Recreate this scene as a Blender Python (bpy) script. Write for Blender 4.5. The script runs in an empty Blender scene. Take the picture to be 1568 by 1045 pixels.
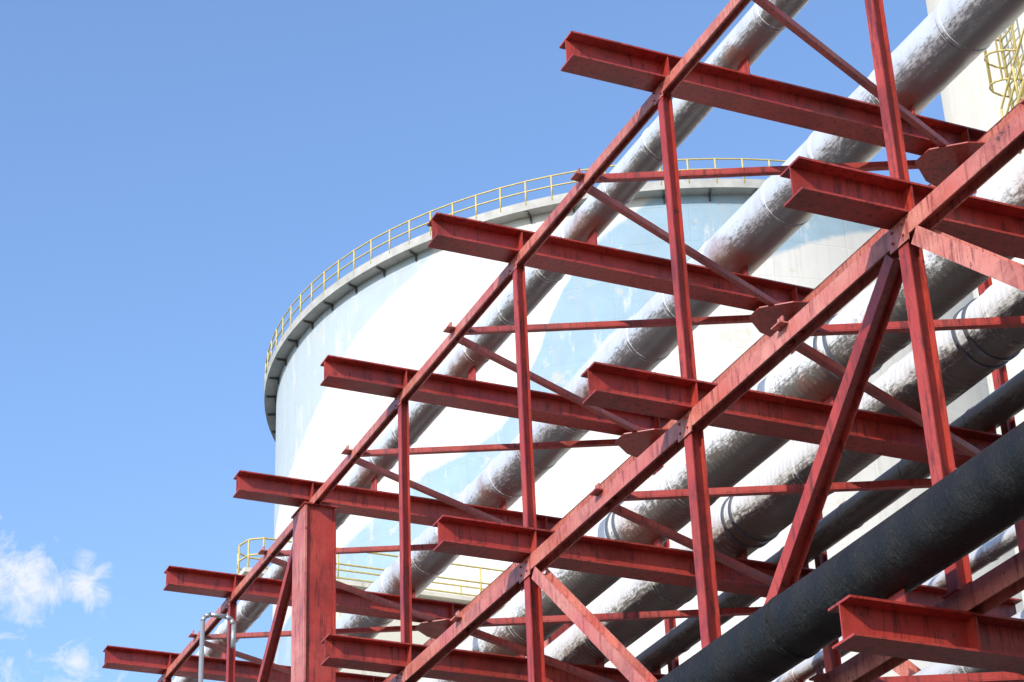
import bpy, math, bmesh, random
from mathutils import Vector, Matrix
random.seed(7)
rad=math.radians
scene=bpy.context.scene
P=3.0; CH=1.6

# ---------------------------------------------------------------- helpers
def new_obj(name,bm,mat,parent=None,smooth=False,loc=None,rotz=0):
    me=bpy.data.meshes.new(name); bm.normal_update(); bm.to_mesh(me); bm.free()
    for m in (mat if isinstance(mat,(list,tuple)) else [mat]): me.materials.append(m)
    ob=bpy.data.objects.new(name,me); scene.collection.objects.link(ob)
    if loc: ob.location=loc
    ob.rotation_euler=(0,0,rotz)
    if parent: ob.parent=parent
    return ob
def empty(name,loc=(0,0,0)):
    e=bpy.data.objects.new(name,None); e.location=loc; scene.collection.objects.link(e); return e
def obox(bm,c,a,s,u,la,ls,lu):
    vs=[]
    for i in (-.5,.5):
        for j in (-.5,.5):
            for k in (-.5,.5):
                vs.append(bm.verts.new(c+a*(la*i)+s*(ls*j)+u*(lu*k)))
    for q in ((0,1,3,2),(4,6,7,5),(0,4,5,1),(2,3,7,6),(0,2,6,4),(1,5,7,3)):
        bm.faces.new([vs[i] for i in q])
def axes(p0,p1,up):
    a=(p1-p0); L=a.length; a=a/L
    s=a.cross(up).normalized(); u=s.cross(a).normalized()
    return a,s,u,L
def ibeam(bm,p0,p1,h,b,tf,tw,up=Vector((0,0,1))):
    a,s,u,L=axes(p0,p1,up); c=(p0+p1)/2
    obox(bm,c+u*(h/2-tf/2),a,s,u,L,b,tf)
    obox(bm,c-u*(h/2-tf/2),a,s,u,L,b,tf)
    obox(bm,c,a,s,u,L-.002,tw,h-2*tf+.002)
def angle(bm,p0,p1,w,t,up=Vector((0,0,1))):
    a,s,u,L=axes(p0,p1,up); c=(p0+p1)/2
    obox(bm,c,a,s,u,L,w,t)
    obox(bm,c+s*(w/2-t/2)+u*(w/2+t*.2),a,s,u,L-.004,t,w-t)
def cyl(bm,p0,p1,r,n=10,caps=True):
    a,s,u,L=axes(p0,p1,Vector((0,0,1)) if abs((p1-p0).normalized().z)<.95 else Vector((1,0,0)))
    r0=[];r1=[]
    for i in range(n):
        t=2*math.pi*i/n; d=s*math.cos(t)*r+u*math.sin(t)*r
        r0.append(bm.verts.new(p0+d)); r1.append(bm.verts.new(p1+d))
    for i in range(n):
        j=(i+1)%n; fa=bm.faces.new((r0[i],r0[j],r1[j],r1[i])); fa.smooth=True
    if caps:
        bm.faces.new(r0[::-1]); bm.faces.new(r1)
def path_tube(bm,pts,r,n=8):
    for i in range(len(pts)-1): cyl(bm,pts[i],pts[i+1],r,n)

# ---------------------------------------------------------------- materials
def mat(name):
    m=bpy.data.materials.new(name); m.use_nodes=True
    nt=m.node_tree; b=nt.nodes['Principled BSDF']; return m,nt,b
def noise(nt,vec,scale,detail=5,rough=.6,mapscale=None,dist=0):
    if mapscale:
        mp=nt.nodes.new('ShaderNodeMapping'); mp.inputs['Scale'].default_value=mapscale
        nt.links.new(vec,mp.inputs[0]); vec=mp.outputs[0]
    n=nt.nodes.new('ShaderNodeTexNoise'); n.inputs['Scale'].default_value=scale
    n.inputs['Detail'].default_value=detail; n.inputs['Roughness'].default_value=rough
    n.inputs['Distortion'].default_value=dist
    nt.links.new(vec,n.inputs['Vector']); return n.outputs['Fac']
def ramp(nt,fac,stops):
    r=nt.nodes.new('ShaderNodeValToRGB'); e=r.color_ramp.elements
    while len(e)<len(stops): e.new(.5)
    for i,(p,c) in enumerate(stops):
        e[i].position=p; e[i].color=(c,c,c,1) if not isinstance(c,tuple) else (*c,1)
    nt.links.new(fac,r.inputs[0]); return r.outputs[0]
def mix(nt,fac,a,b,mode='MIX'):
    m=nt.nodes.new('ShaderNodeMix'); m.data_type='RGBA'; m.blend_type=mode
    for sock,v in ((m.inputs[0],fac),(m.inputs[6],a),(m.inputs[7],b)):
        if isinstance(v,bpy.types.NodeSocket): nt.links.new(v,sock)
        elif isinstance(v,tuple): sock.default_value=(*v,1)
        else: sock.default_value=v
    return m.outputs[2]
def math_(nt,op,a,b=0,c=None):
    m=nt.nodes.new('ShaderNodeMath'); m.operation=op
    for i,v in enumerate((a,b) if c is None else (a,b,c)):
        if isinstance(v,bpy.types.NodeSocket): nt.links.new(v,m.inputs[i])
        else: m.inputs[i].default_value=v
    return m.outputs[0]
def bump(nt,b,h,strength,dist):
    bp=nt.nodes.new('ShaderNodeBump'); bp.inputs['Strength'].default_value=strength
    bp.inputs['Distance'].default_value=dist; nt.links.new(h,bp.inputs['Height'])
    nt.links.new(bp.outputs[0],b.inputs['Normal'])
def tex(nt,which='Object'):
    return nt.nodes.new('ShaderNodeTexCoord').outputs[which]

def red_paint(name,base,dark,fade,streak=(7,7,.8)):
    m,nt,b=mat(name); v=tex(nt)
    n1=noise(nt,v,1.6,6,.65); n2=noise(nt,v,9,6,.75); n3=noise(nt,v,3.0,6,.75,streak); n4=noise(nt,v,1.1,6,.7)
    n5=noise(nt,v,30,3,.7); n6=noise(nt,v,5,6,.8,(1,3,3))
    c=mix(nt,ramp(nt,n1,[(.35,0.),(.7,1.)]),base,fade)
    c=mix(nt,ramp(nt,n3,[(.51,0.),(.62,.85)]),c,dark)
    c=mix(nt,ramp(nt,n4,[(.49,0.),(.62,.55)]),c,dark)
    c=mix(nt,ramp(nt,n6,[(.56,0.),(.66,.55)]),c,fade)
    c=mix(nt,ramp(nt,n2,[(.61,0.),(.67,.85)]),c,(.045,.02,.015))
    c=mix(nt,ramp(nt,n5,[(.63,0.),(.69,.6)]),c,(.10,.035,.02))
    nt.links.new(c,b.inputs['Base Color'])
    nt.links.new(ramp(nt,n1,[(.3,.32),(.7,.55)]),b.inputs['Roughness'])
    bump(nt,b,n2,.2,.004)
    return m
RED=red_paint('red_oxide_paint',(.33,.026,.016),(.10,.013,.010),(.41,.055,.038))
RED2=red_paint('red_oxide_paint_faded',(.47,.105,.08),(.20,.038,.03),(.56,.23,.18))

def cladding(name,base,shade_dirt_amt,rib,metal=.25,off=0.,shade_dirt_col=(.13,.12,.105),rustamt=.7):
    m,nt,b=mat(name); v=tex(nt)
    nA=noise(nt,v,1.2,5,.6); nB=noise(nt,v,30,5,.85,(1,.35,1)); nC=noise(nt,v,4.5,6,.7); nR=noise(nt,v,1.3,7,.75)
    nD=noise(nt,v,2.0,6,.7,(1,3,1))
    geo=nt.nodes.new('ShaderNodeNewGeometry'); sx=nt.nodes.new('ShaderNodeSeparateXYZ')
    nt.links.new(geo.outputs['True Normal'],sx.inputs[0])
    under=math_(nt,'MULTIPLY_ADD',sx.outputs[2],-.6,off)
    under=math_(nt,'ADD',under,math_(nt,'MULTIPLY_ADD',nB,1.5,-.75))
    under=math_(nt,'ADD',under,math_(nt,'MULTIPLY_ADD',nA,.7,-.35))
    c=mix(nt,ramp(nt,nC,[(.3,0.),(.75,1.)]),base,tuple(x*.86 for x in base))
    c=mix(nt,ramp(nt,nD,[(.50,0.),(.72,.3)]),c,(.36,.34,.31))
    c=mix(nt,ramp(nt,under,[(.24,0.),(.46,shade_dirt_amt)]),c,shade_dirt_col)  # downward faces darkened in the colour: painted shade mixed with gritty soot
    so=nt.nodes.new('ShaderNodeSeparateXYZ'); nt.links.new(v,so.inputs[0])
    fr=math_(nt,'FRACT',math_(nt,'MULTIPLY_ADD',so.outputs[1],1/3.,-.28+.5+10))
    dist=math_(nt,'ABSOLUTE',math_(nt,'SUBTRACT',fr,.5))
    rm=math_(nt,'SUBTRACT',math_(nt,'MULTIPLY_ADD',nR,.6,-.26),math_(nt,'ADD',dist,math_(nt,'MULTIPLY',sx.outputs[2],.10)))
    c=mix(nt,ramp(nt,rm,[(.0,0.),(.08,rustamt)]),c,(.30,.10,.045))
    nt.links.new(c,b.inputs['Base Color'])
    b.inputs['Metallic'].default_value=metal
    nt.links.new(ramp(nt,nC,[(.3,.28),(.7,.44)]),b.inputs['Roughness'])
    if rib:
        w=nt.nodes.new('ShaderNodeTexWave'); w.wave_type='BANDS'; w.bands_direction='Y'
        w.inputs['Scale'].default_value=rib; w.inputs['Distortion'].default_value=.4; w.inputs['Detail'].default_value=1
        nt.links.new(v,w.inputs['Vector'])
        bump(nt,b,math_(nt,'MULTIPLY_ADD',w.outputs['Fac'],.8,nC),.45,.007)
    else: bump(nt,b,nC,.22,.010)
    return m
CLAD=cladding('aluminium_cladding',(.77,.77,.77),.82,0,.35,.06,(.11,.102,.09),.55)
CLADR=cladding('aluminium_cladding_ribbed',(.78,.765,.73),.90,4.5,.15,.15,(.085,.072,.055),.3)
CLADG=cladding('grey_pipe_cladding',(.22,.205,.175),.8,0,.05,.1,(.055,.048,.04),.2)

m,nt,b=mat('bitumen_wrap'); BLACK=m; v=tex(nt)
n1=noise(nt,v,3,6,.7); n2=noise(nt,v,14,5,.75,(1,3,1))
w=nt.nodes.new('ShaderNodeTexWave'); w.wave_type='BANDS'; w.bands_direction='Y'
w.inputs['Scale'].default_value=.9; w.inputs['Distortion'].default_value=3.5; w.inputs['Detail'].default_value=3; w.inputs['Detail Scale'].default_value=1.2
nt.links.new(v,w.inputs['Vector'])
c=mix(nt,ramp(nt,n1,[(.35,0.),(.7,1.)]),(.0045,.0045,.0045),(.011,.011,.011))
c=mix(nt,ramp(nt,n2,[(.57,0.),(.68,.7)]),c,(.05,.05,.05))
nt.links.new(c,b.inputs['Base Color']); nt.links.new(ramp(nt,n2,[(.3,.36),(.7,.6)]),b.inputs['Roughness'])
b.inputs['Specular IOR Level'].default_value=.3
bump(nt,b,math_(nt,'ADD',math_(nt,'MULTIPLY',w.outputs['Fac'],1.4),math_(nt,'ADD',n1,n2)),1.0,.025)

def simple(name,col,rough=.5,metal=0,ns=6,var=.25):
    m,nt,b=mat(name); v=tex(nt); n=noise(nt,v,ns,5,.65)
    c=mix(nt,ramp(nt,n,[(.3,0.),(.7,1.)]),col,tuple(x*(1-var) for x in col))
    nt.links.new(c,b.inputs['Base Color']); b.inputs['Roughness'].default_value=rough; b.inputs['Metallic'].default_value=metal
    return m
YEL=simple('yellow_rail_paint',(.60,.48,.17),.5)
GALV=simple('galvanised_steel',(.42,.43,.44),.4,.5)
DARK=simple('dark_steel',(.07,.07,.065),.6)
SEAL=simple('seam_sealant',(.06,.056,.05),.7)
BAND=simple('band_strap',(.20,.21,.23),.35,.6)

def tank_mat(name,cream,blue,swoosh):
    m,nt,b=mat(name); v=tex(nt)
    sp=nt.nodes.new('ShaderNodeSeparateXYZ'); nt.links.new(v,sp.inputs[0])
    th=math_(nt,'ARCTAN2',sp.outputs[1],sp.outputs[0])
    s=math_(nt,'MULTIPLY_ADD',th,180/math.pi/120,.5)
    z=math_(nt,'MULTIPLY_ADD',sp.outputs[2],1/20,-1.5)
    cmb=nt.nodes.new('ShaderNodeCombineXYZ'); nt.links.new(math_(nt,'MULTIPLY',th,18.5),cmb.inputs[0]); nt.links.new(sp.outputs[2],cmb.inputs[1])
    uv=cmb.outputs[0]
    edge=noise(nt,uv,1.5,4,.7)
    zz=math_(nt,'ADD',z,math_(nt,'MULTIPLY_ADD',edge,.02,-.010))
    def curve(pts):
        fc=nt.nodes.new('ShaderNodeFloatCurve'); cu=fc.mapping.curves[0]
        fc.mapping.use_clip=False
        while len(cu.points)<len(pts): cu.points.new(.5,.5)
        for i,(x,y) in enumerate(sorted(pts)): cu.points[i].location=(x,y)
        fc.mapping.update(); nt.links.new(s,fc.inputs['Value']); return fc.outputs[0]
    def above(cv):
        mr=nt.nodes.new('ShaderNodeMapRange'); mr.inputs[1].default_value=-.006; mr.inputs[2].default_value=.006
        nt.links.new(math_(nt,'SUBTRACT',zz,cv),mr.inputs[0]); return mr.outputs[0]
    n0=noise(nt,uv,.35,5,.6)
    cm=mix(nt,ramp(nt,n0,[(.35,0.),(.7,1.)]),cream,tuple(x*.92 for x in cream))
    if swoosh:
        c1=curve([(0,.47),(.042,.505),(.117,.56),(.167,.61),(.225,.685),(.267,.73),(.317,.77),(.375,.82),(.43,1.0),(1,1.0)])
        c2=curve([(0,.18),(.275,.29),(.35,.34),(.446,.385),(.492,.505),(.529,.66),(.567,.755),(.629,.845),(.7,1.0),(1,1.0)])
        c3=curve([(0,0),(.25,.05),(.35,.175),(.433,.3),(.483,.375),(.54,.475),(.6,.58),(.653,.615),(.75,.71),(.858,.79),(1,.86)])
        m1=above(c1)
        m2=math_(nt,'MULTIPLY',above(c3),math_(nt,'SUBTRACT',1.0,above(c2)))
        nb=noise(nt,uv,.9,6,.7); nw=noise(nt,uv,.5,7,.75,(2,.5,1))
        bl=mix(nt,ramp(nt,nb,[(.35,0.),(.65,1.)]),blue,tuple(min(1,x*1.12) for x in blue))
        bl=mix(nt,ramp(nt,nw,[(.55,0.),(.62,.5)]),bl,cream)
        cm=mix(nt,m1,cm,mix(nt,.35,bl,cream))
        cm=mix(nt,m2,cm,bl)
    st=noise(nt,uv,.9,6,.7,(2.2,.10,1)); st2=noise(nt,uv,2.2,6,.7,(1.5,.16,1))
    cm=mix(nt,ramp(nt,st,[(.50,0.),(.72,.38)]),cm,(.40,.375,.32))
    cm=mix(nt,ramp(nt,st2,[(.57,0.),(.77,.5)]),cm,(.33,.32,.29))
    pt=noise(nt,uv,.55,7,.75)
    cm=mix(nt,ramp(nt,pt,[(.58,0.),(.62,.5)]),cm,(.50,.455,.36))
    nt.links.new(cm,b.inputs['Base Color']); b.inputs['Roughness'].default_value=.9; b.inputs['Specular IOR Level'].default_value=.1
    br=nt.nodes.new('ShaderNodeTexBrick'); br.inputs['Scale'].default_value=1; br.inputs['Brick Width'].default_value=3.2
    br.inputs['Row Height'].default_value=1.6; br.inputs['Mortar Size'].default_value=.03; br.inputs['Mortar Smooth'].default_value=.6
    br.offset=0; nt.links.new(uv,br.inputs['Vector'])
    bump(nt,b,math_(nt,'ADD',math_(nt,'MULTIPLY',br.outputs['Fac'],-1),noise(nt,uv,.8,4,.6)),.3,.05)
    return m
TANK=tank_mat('tank_paint',(.60,.585,.55),(.26,.36,.43),True)
TANK2=tank_mat('tank_paint_cream',(.68,.63,.53),(.4,.5,.6),False)
RIM=simple('rim_paint',(.45,.44,.40),.7,0,1.5,.3)

# ---------------------------------------------------------------- ground
bm=bmesh.new(); n=4000
vs=[bm.verts.new((x,y,0)) for x,y in ((-n,-n),(n,-n),(n,n),(-n,n))]; bm.faces.new(vs)
new_obj('ground',bm,simple('ground_asphalt',(.085,.078,.07),.9,0,.5,.35))

# ---------------------------------------------------------------- pipe rack
rack=empty('pipe_rack')
XN,XF,XL,XR=2.51,3.52,2.215,3.64
HB,BB=.25,.24
tiers=[(3.54,3.54),(2.505,2.505),(1.49,1.49)]
J0,J1=-3,11
Y=lambda j:4.28+j
chord_dims=[(.10,.085),(.14,.12),(.15,.13)]
def chordz(t):
    bz=tiers[t][0]*P+CH
    return bz-HB/2-chord_dims[t][0]/2-.003 if t<2 else bz+HB/2+chord_dims[t][0]/2+.003
bmB=bmesh.new(); bmC=bmesh.new(); bmP=bmesh.new(); bmK=bmesh.new(); bmG=bmesh.new(); bmbolt=bmesh.new()
VX=Vector((1,0,0)); VY=Vector((0,1,0)); VZ=Vector((0,0,1))
for t in range(3):
    z=tiers[t][0]*P+CH
    for j in range(J0,J1+1):
        y=Y(j)*P
        xr=XR*P if t!=1 else 4.25*P
        dx=random.uniform(-.02,.02)
        ibeam(bmB,Vector((XL*P+dx,y,z)),Vector((xr,y,z)),HB,BB,.016,.012)
        for xs in (XN*P,XF*P):
            for sgn in (-1,1):
                obox(bmB,Vector((xs,y+sgn*(BB/4),z)),VX,VY,VZ,.01,BB/2-.016,HB-.034)
    cz=chordz(t); h,w=chord_dims[t]
    for X in (XN,XF):
        ibeam(bmC,Vector((X*P,Y(J0)*P-1,cz)),Vector((X*P,Y(J1)*P+.4,cz)),w,h,.012,.012,up=VX)
        for j in range(J0,J1+1):
            y=Y(j)*P
            sx=-1 if X==XN else 1
            if t<2:
                pw=.22 if t==1 else .15
                obox(bmG,Vector((X*P+sx*(w/2+.005),y+.02,cz-.03)),VX,VY,VZ,.008,pw,h+.03)
                for by in (-.06,.06):
                    for bz in (-.06,.02):
                        cyl(bmbolt,Vector((X*P+sx*(w/2+.009),y+.02+by,cz+bz)),Vector((X*P+sx*(w/2+.022),y+.02+by,cz+bz)),.010,6)
    kz=cz
    for j in range(J0,J1):
        ym=(Y(j)+.5)*P
        m0=Vector((XN*P+.02,ym,kz-.02))
        obox(bmG,Vector((XN*P-.05,ym,kz+h/2-.01)),VX,VY,VZ,.16,.13,.012)
        obox(bmG,Vector((XN*P-.08,ym,kz+h/2+.028)),VX,VY,VZ,.012,.07,.065)
        for jj,dz in ((j,0),(j+1,-.013)):
            tgt=Vector((XF*P-.22,Y(jj)*P+(.12 if jj==j else -.12),kz-.02+dz))
            angle(bmK,m0+Vector((0,.06 if jj==j+1 else -.06,dz)),tgt,.058,.009)
    for j in range(J0,J1+1):
        y=Y(j)*P
        pts=[(XF*P+.02,y-.40),(XF*P-.20,y-.33),(XF*P-.46,y-.11),(XF*P-.46,y+.11),(XF*P-.20,y+.33),(XF*P+.02,y+.40)]
        a=[bmK.verts.new((x,yy,kz-.048)) for x,yy in pts]; b_=[bmK.verts.new((x,yy,kz-.036)) for x,yy in pts]
        bmK.faces.new(a[::-1]); bmK.faces.new(b_)
        for i in range(6): k=(i+1)%6; bmK.faces.new((a[i],a[k],b_[k],b_[i]))
for X in (XN,XF):
    for t in (0,1):
        top=chordz(t)-chord_dims[t][0]/2+.01
        low=(tiers[t+1][0]*P+CH+HB/2) if t==0 else chordz(2)+chord_dims[2][0]/2
        sz=.09 if t==0 else .112
        for j in range(J0,J1+1):
            if (j in (3,9)): continue
            y=Y(j)*P
            ibeam(bmP,Vector((X*P,y,low+.012)),Vector((X*P,y,top)),sz,sz,.010,.008,up=VX)
            obox(bmP,Vector((X*P,y,low+.006)),VX,VY,VZ,.17,.17,.012)
    for j in (3,9,-3):
        y=Y(j)*P; xc_=X*P+.06
        top=chordz(0)-chord_dims[0][0]/2
        w=.38; d=.44
        obox(bmP,Vector((xc_+w/2-.012,y,top/2)),VX,VY,VZ,.024,d,top)
        obox(bmP,Vector((xc_,y-d/2+.035,top/2)),VX,VY,VZ,w-.05,.016,top-.004)
        obox(bmC,Vector((xc_-w/2+.012,y,top/2)),VX,VY,VZ,.024,d,top)  # sun-facing flange in the paler red: faded paint plus painted-in sunlight
        obox(bmP,Vector((xc_,y,top+.008)),VX,VY,VZ,w+.04,d+.04,.016)
        obox(bmP,Vector((xc_,y,.3)),VX,VY,VZ,.7,.7,.6)
    zB=chordz(1)-.02; zL=chordz(2)+.02; zA=chordz(0)-.03
    def dia(y0,z0,y1,z1,w=.11,bm_=bmP):
        ibeam(bm_,Vector((X*P,y0*P,z0)),Vector((X*P,y1*P,z1)),w,w*.9,.010,.008,up=VX)
    dia(Y(-1)+.05,zB-.1,Y(0)-.06,zL+.1,.125)
    dia(Y(1)-.05,zB-.1,Y(0)+.06,zL+.1,.125,bmC)
    dia(Y(-1)-.05,zB-.1,Y(-2)+.06,zL+.1,.14,bmC)
    dia(Y(3)+.08,zA-.1,Y(4)-.04,zB+.35)
    dia(Y(3)+.08,zB-.1,Y(4)-.04,zL+.1)
new_obj('cross_beams',bmB,RED,rack); new_obj('truss_chords',bmC,RED2,rack); new_obj('posts_and_columns',bmP,RED,rack)
new_obj('horizontal_bracing',bmK,RED,rack); new_obj('gusset_plates',bmG,RED2,rack); new_obj('bolts',bmbolt,RED,rack)

# ---------------------------------------------------------------- pipes
def pipe(name,X,zc,r,mat_,y0=-2,y1=15,seam=.9,tier=None,bands=()):
    x=X*P
    par=empty(name,(x,0,zc))
    bm=bmesh.new(); n=56
    yy=y0*P; prof=[]
    while yy<y1*P:
        L=seam*random.uniform(.7,1.3)
        prof+= [(yy,r),(yy+L-.065,r),(yy+L-.060,r+.007),(yy+L-.020,r+.007),(yy+L-.018,r-.006),(yy+L-.002,r-.006)]
        yy+=L
    rings=[]
    for (yv,rr) in prof:
        rings.append([bm.verts.new((rr*math.cos(2*math.pi*i/n),yv,rr*math.sin(2*math.pi*i/n))) for i in range(n)])
    for k in range(len(rings)-1):
        flat=abs(prof[k+1][1]-prof[k][1])>.001
        gap=(prof[k][1]<r-.001 and prof[k+1][1]<r-.001)
        for i in range(n):
            j=(i+1)%n; fa=bm.faces.new((rings[k][j],rings[k][i],rings[k+1][i],rings[k+1][j])); fa.smooth=not flat
            if gap: fa.material_index=1
    bm.faces.new(rings[0]); bm.faces.new(rings[-1][::-1])
    ob=new_obj('pipe_shell',bm,[mat_,SEAL],par)
    try: ob.data.set_sharp_from_angle(angle=rad(25))
    except Exception: pass
    if bands:
        bb=bmesh.new()
        for yb in bands:
            for o in (-.07,.07):
                ra=[]
                for (dy,rr) in ((-.02,r),(-.02,r+.014),(.02,r+.014),(.02,r)):
                    ra.append([bb.verts.new((rr*math.cos(2*math.pi*i/n),yb*P+o+dy,rr*math.sin(2*math.pi*i/n))) for i in range(n)])
                for k in range(3):
                    for i in range(n):
                        j=(i+1)%n; bb.faces.new((ra[k][j],ra[k][i],ra[k+1][i],ra[k+1][j]))
        new_obj('clamp_bands',bb,BAND,par)
    if tier is not None:
        bs=bmesh.new(); zt=tiers[tier][0]*P+CH+HB/2-zc
        for j in range(J0,J1+1):
            y=Y(j)*P; h=-r-zt
            if h>.02:
                obox(bs,Vector((0,y,zt+h/2+.01)),VX,VY,VZ,.012,.18,h+.02)
                obox(bs,Vector((0,y,zt+.006)),VX,VY,VZ,.10,.18,.010)
        new_obj('pipe_shoes',bs,RED,par)
    return par
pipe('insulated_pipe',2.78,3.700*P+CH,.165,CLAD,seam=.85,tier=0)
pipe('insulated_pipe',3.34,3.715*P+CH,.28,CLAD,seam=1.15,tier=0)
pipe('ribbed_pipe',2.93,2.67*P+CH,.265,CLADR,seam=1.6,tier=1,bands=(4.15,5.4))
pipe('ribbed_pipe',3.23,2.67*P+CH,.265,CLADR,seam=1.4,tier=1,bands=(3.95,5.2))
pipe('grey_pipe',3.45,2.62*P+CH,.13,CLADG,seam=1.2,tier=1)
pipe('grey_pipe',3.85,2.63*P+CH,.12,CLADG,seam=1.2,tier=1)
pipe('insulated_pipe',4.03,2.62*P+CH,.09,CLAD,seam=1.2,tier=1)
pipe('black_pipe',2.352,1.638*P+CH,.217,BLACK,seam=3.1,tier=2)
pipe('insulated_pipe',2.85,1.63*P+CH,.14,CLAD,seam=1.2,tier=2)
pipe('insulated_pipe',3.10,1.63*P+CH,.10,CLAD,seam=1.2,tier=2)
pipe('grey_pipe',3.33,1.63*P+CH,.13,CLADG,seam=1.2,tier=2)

# ---------------------------------------------------------------- tanks
def tank(name,cx,cy,rotz,R,H,m,rail=1.05):
    par=empty(name,(cx,cy,0)); par.rotation_euler=(0,0,rotz)
    bm=bmesh.new(); n=220
    prof=[(R+.3,0),(R+.3,.5),(R,.5),(R,H-.7),(R+.0,H-.3)]
    rings=[[bm.verts.new((r*math.cos(2*math.pi*i/n),r*math.sin(2*math.pi*i/n),z)) for i in range(n)] for r,z in prof]
    for k in range(len(rings)-1):
        for i in range(n):
            j=(i+1)%n; fa=bm.faces.new((rings[k][i],rings[k][j],rings[k+1][j],rings[k+1][i])); fa.smooth=(k>=2)
    new_obj('shell',bm,m,par)
    bm=bmesh.new(); rr=[]
    for k in range(9):
        t=k/8*.97; r=R*(1-t); z=H-.15+1.6*(1-(r/R)**2)
        rr.append([bm.verts.new((r*math.cos(2*math.pi*i/96),r*math.sin(2*math.pi*i/96),z)) for i in range(96)])
    for k in range(8):
        for i in range(96):
            j=(i+1)%96; fa=bm.faces.new((rr[k][i],rr[k][j],rr[k+1][j],rr[k+1][i])); fa.smooth=True
    bm.faces.new(rr[-1]); new_obj('roof',bm,m,par)
    RO=R+.55
    bm=bmesh.new(); pr=[(R-.02,H-.30),(RO,H-.30),(RO,H+.10),(RO-.06,H+.10),(RO-.06,H-.16),(R-.6,H-.16)]
    rings=[[bm.verts.new((r*math.cos(2*math.pi*i/n),r*math.sin(2*math.pi*i/n),z)) for i in range(n)] for r,z in pr]
    for k in range(len(rings)-1):
        for i in range(n):
            j=(i+1)%n; bm.faces.new((rings[k][i],rings[k][j],rings[k+1][j],rings[k+1][i]))
    new_obj('walkway',bm,RIM,par)
    bm=bmesh.new(); nb=64
    for i in range(nb):
        a=2*math.pi*i/nb; d=Vector((math.cos(a),math.sin(a),0)); t=Vector((-d.y,d.x,0))
        obox(bm,d*(R+.24)+VZ*(H-.35),d,t,VZ,.44,.07,.09)
        obox(bm,d*(R+.05)+VZ*(H-.50),d,t,VZ,.08,.07,.22)
    new_obj('brackets',bm,DARK,par)
    bm=bmesh.new(); ns=108; rrail=RO-.03
    for i in range(ns):
        a=2*math.pi*i/ns; b2=2*math.pi*(i+1)/ns
        p=Vector((rrail*math.cos(a),rrail*math.sin(a),H)); q=Vector((rrail*math.cos(b2),rrail*math.sin(b2),H))
        cyl(bm,p+VZ*-.1,p+VZ*(rail+.02),.042,6)
        for hz in (rail,rail*.54): cyl(bm,p+VZ*hz,q+VZ*hz,.034,6,False)
    new_obj('handrail',bm,YEL,par)
    return par
a0=29.7; d=90
tank('storage_tank',d*math.sin(rad(a0)),d*math.cos(rad(a0)),rad(-135),18.25,47.2,TANK)
t2=tank('storage_tank',51.7,34.2,rad(-135),18.6,52,TANK2)
bm=bmesh.new(); Rs=19.2
for i in range(95):
    a=rad(-54.5+i*.66); z=33+i*.19; a2=rad(-54.5+(i+1)*.66); z2=z+.19
    if z>50: break
    d_=Vector((math.cos(a),math.sin(a),0)); t_=Vector((-d_.y,d_.x,0)); d2=Vector((math.cos(a2),math.sin(a2),0))
    obox(bm,d_*Rs+VZ*z,d_,t_,VZ,.9,.26,.04)
    for rr_ in (Rs+.46,Rs-.42): cyl(bm,d_*rr_+VZ*z,d2*rr_+VZ*z2,.07,6,False)
    for hz in (.6,1.1): cyl(bm,d_*(Rs+.46)+VZ*(z+hz),d2*(Rs+.46)+VZ*(z2+hz),.035,6,False)
    if i%4==0: cyl(bm,d_*(Rs+.46)+VZ*z,d_*(Rs+.46)+VZ*(z+1.1),.035,6)
aL=rad(-55.0); d_=Vector((math.cos(aL),math.sin(aL),0)); t_=Vector((-d_.y,d_.x,0))
for s_ in (-.35,.35): cyl(bm,d_*(Rs-.2)+t_*s_+VZ*33,d_*(Rs-.2)+t_*s_+VZ*52.8,.04,6)
for i in range(64): cyl(bm,d_*(Rs-.2)+t_*-.35+VZ*(33.2+i*.3),d_*(Rs-.2)+t_*.35+VZ*(33.2+i*.3),.025,6)
for i in range(18):
    zc_=35+i*.95; pts=[d_*(Rs-.2+.75*math.sin(k*math.pi/8))+t_*(-.42*math.cos(k*math.pi/8))+VZ*zc_ for k in range(9)]
    path_tube(bm,pts,.03,6)
for k in (2,4,6): 
    o=d_*(Rs-.2+.75*math.sin(k*math.pi/8))+t_*(-.42*math.cos(k*math.pi/8)); cyl(bm,o+VZ*35,o+VZ*51.2,.025,6)
new_obj('stair_and_caged_ladder',bm,YEL,t2)

# ---------------------------------------------------------------- service building with railed roof walkway
sb=empty('service_building')
bm=bmesh.new()
obox(bm,Vector((27.4,66.6,15.0)),VX,VY,VZ,7.6,2.6,30.0)
obox(bm,Vector((25.9,66.0,30.08)),VX,VY,VZ,11.6,2.0,.16)
new_obj('walls',bm,TANK2,sb)
bm=bmesh.new()
x0,x1,y0_,y1_=20.2,31.6,65.1,66.9
corners=[Vector((x0+.6,y0_,0)),Vector((x1,y0_,0)),Vector((x1,y1_,0)),Vector((x0+.6,y1_,0)),Vector((x0+.15,y1_-.3,0)),Vector((x0,(y0_+y1_)/2,0))]
loop=[Vector((x0+.15,y0_+.3,0))]+corners
pts=[]
for a,b2 in zip(loop,loop[1:]+loop[:1]):
    nseg=max(1,int((b2-a).length/2.2))
    for k in range(nseg): pts.append(a.lerp(b2,k/nseg))
for i,p in enumerate(pts):
    q=pts[(i+1)%len(pts)]; base=VZ*30.16
    cyl(bm,p+base,p+base+VZ*1.2,.035,6)
    for hz in (1.2,.62,.1): cyl(bm,p+base+VZ*hz,q+base+VZ*hz,.035,6,False)
new_obj('roof_railing',bm,YEL,sb)

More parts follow.
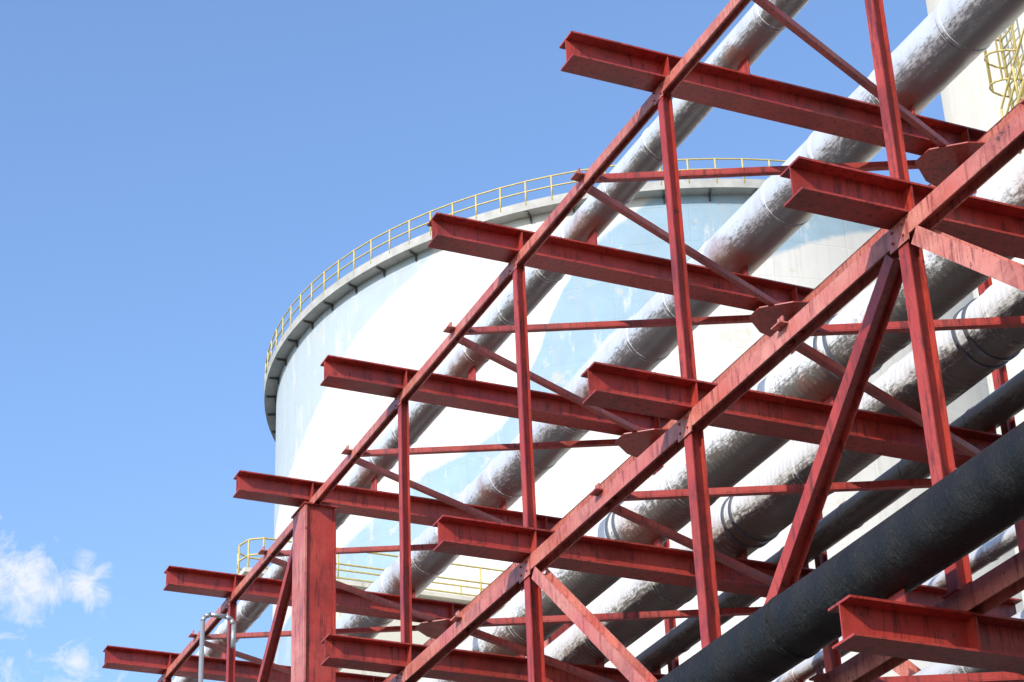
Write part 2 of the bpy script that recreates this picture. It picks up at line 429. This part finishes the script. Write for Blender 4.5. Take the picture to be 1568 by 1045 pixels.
# ---------------------------------------------------------------- vent pipe
bm=bmesh.new()
vx,vy=2.33*P,8.1*P; zt=3.325*P+CH
pts=[Vector((vx,vy,0)),Vector((vx,vy,zt-.1)),Vector((vx+.03,vy,zt-.03)),Vector((vx+.1,vy,zt)),Vector((vx+.30,vy,zt)),Vector((vx+.37,vy,zt-.03)),Vector((vx+.4,vy,zt-.1)),Vector((vx+.4,vy,zt-.4))]
path_tube(bm,pts,.03,10)
new_obj('vent_pipe',bm,GALV)

# ---------------------------------------------------------------- world
w=bpy.data.worlds.new('World'); scene.world=w; w.use_nodes=True; nt=w.node_tree
bg=nt.nodes['Background']
sunv=Vector((-.75,-.42,.50)).normalized()
elev=math.asin(sunv.z); az=math.atan2(sunv.x,sunv.y)
sky=nt.nodes.new('ShaderNodeTexSky'); sky.sky_type='NISHITA'; sky.sun_disc=False
sky.sun_elevation=elev; sky.sun_rotation=az; sky.air_density=1.15; sky.dust_density=.8; sky.ozone_density=1.6
tc=nt.nodes.new('ShaderNodeTexCoord').outputs['Generated']
nn=noise(nt,tc,70,9,.68,dist=.6)
blobs=[((.165,.910,.378),.022),((.180,.910,.376),.020),((.190,.908,.374),.014),((.206,.903,.378),.013),((.206,.915,.344),.012),((.165,.93,.335),.026),((.235,.925,.305),.032),((.20,.93,.31),.026),((.155,.905,.41),.012)]
tot=None
for c_,r_ in blobs:
    v_=Vector(c_).normalized()
    dn=nt.nodes.new('ShaderNodeVectorMath'); dn.operation='DISTANCE'; nt.links.new(tc,dn.inputs[0]); dn.inputs[1].default_value=v_
    fo=math_(nt,'SUBTRACT',1.0,math_(nt,'DIVIDE',dn.outputs['Value'],r_)); fo=math_(nt,'MAXIMUM',fo,-1.0)
    tot=fo if tot is None else math_(nt,'MAXIMUM',tot,fo)
den=math_(nt,'ADD',tot,math_(nt,'MULTIPLY_ADD',nn,3.4,-1.80))
den=math_(nt,'MINIMUM',den,math_(nt,'MULTIPLY_ADD',tot,2.0,1.2))
mask=ramp(nt,den,[(.0,0.),(1.0,.92)])
skc=mix(nt,1.0,sky.outputs[0],(1.38,1.56,1.85),'MULTIPLY')
cc=mix(nt,mask,skc,(6.1,6.3,6.6))
nt.links.new(cc,bg.inputs[0]); bg.inputs[1].default_value=.15
sl=bpy.data.lights.new('sun','SUN'); sl.energy=5.0; sl.angle=rad(.5); sl.color=(1,.95,.88)
so=bpy.data.objects.new('sun',sl); scene.collection.objects.link(so)
so.rotation_euler=sunv.to_track_quat('Z','Y').to_euler(); so.location=(-20,-10,40)

# ---------------------------------------------------------------- camera
cd=bpy.data.cameras.new('camera'); co=bpy.data.objects.new('camera',cd); scene.collection.objects.link(co)
cd.sensor_width=36; cd.lens=36*3280/1568; cd.clip_end=6000; cd.clip_start=.05
zc=Vector((-.371,-.791,-.478)).normalized(); yc=Vector((-.168,-.4575,.8777)); yc=(yc-zc*yc.dot(zc)).normalized(); xc=yc.cross(zc)
M=Matrix((xc,yc,zc)).transposed().to_4x4(); M.translation=Vector((0,0,CH)); co.matrix_world=M
scene.camera=co
scene.view_settings.view_transform='Standard'; scene.view_settings.look='None'; scene.view_settings.exposure=0
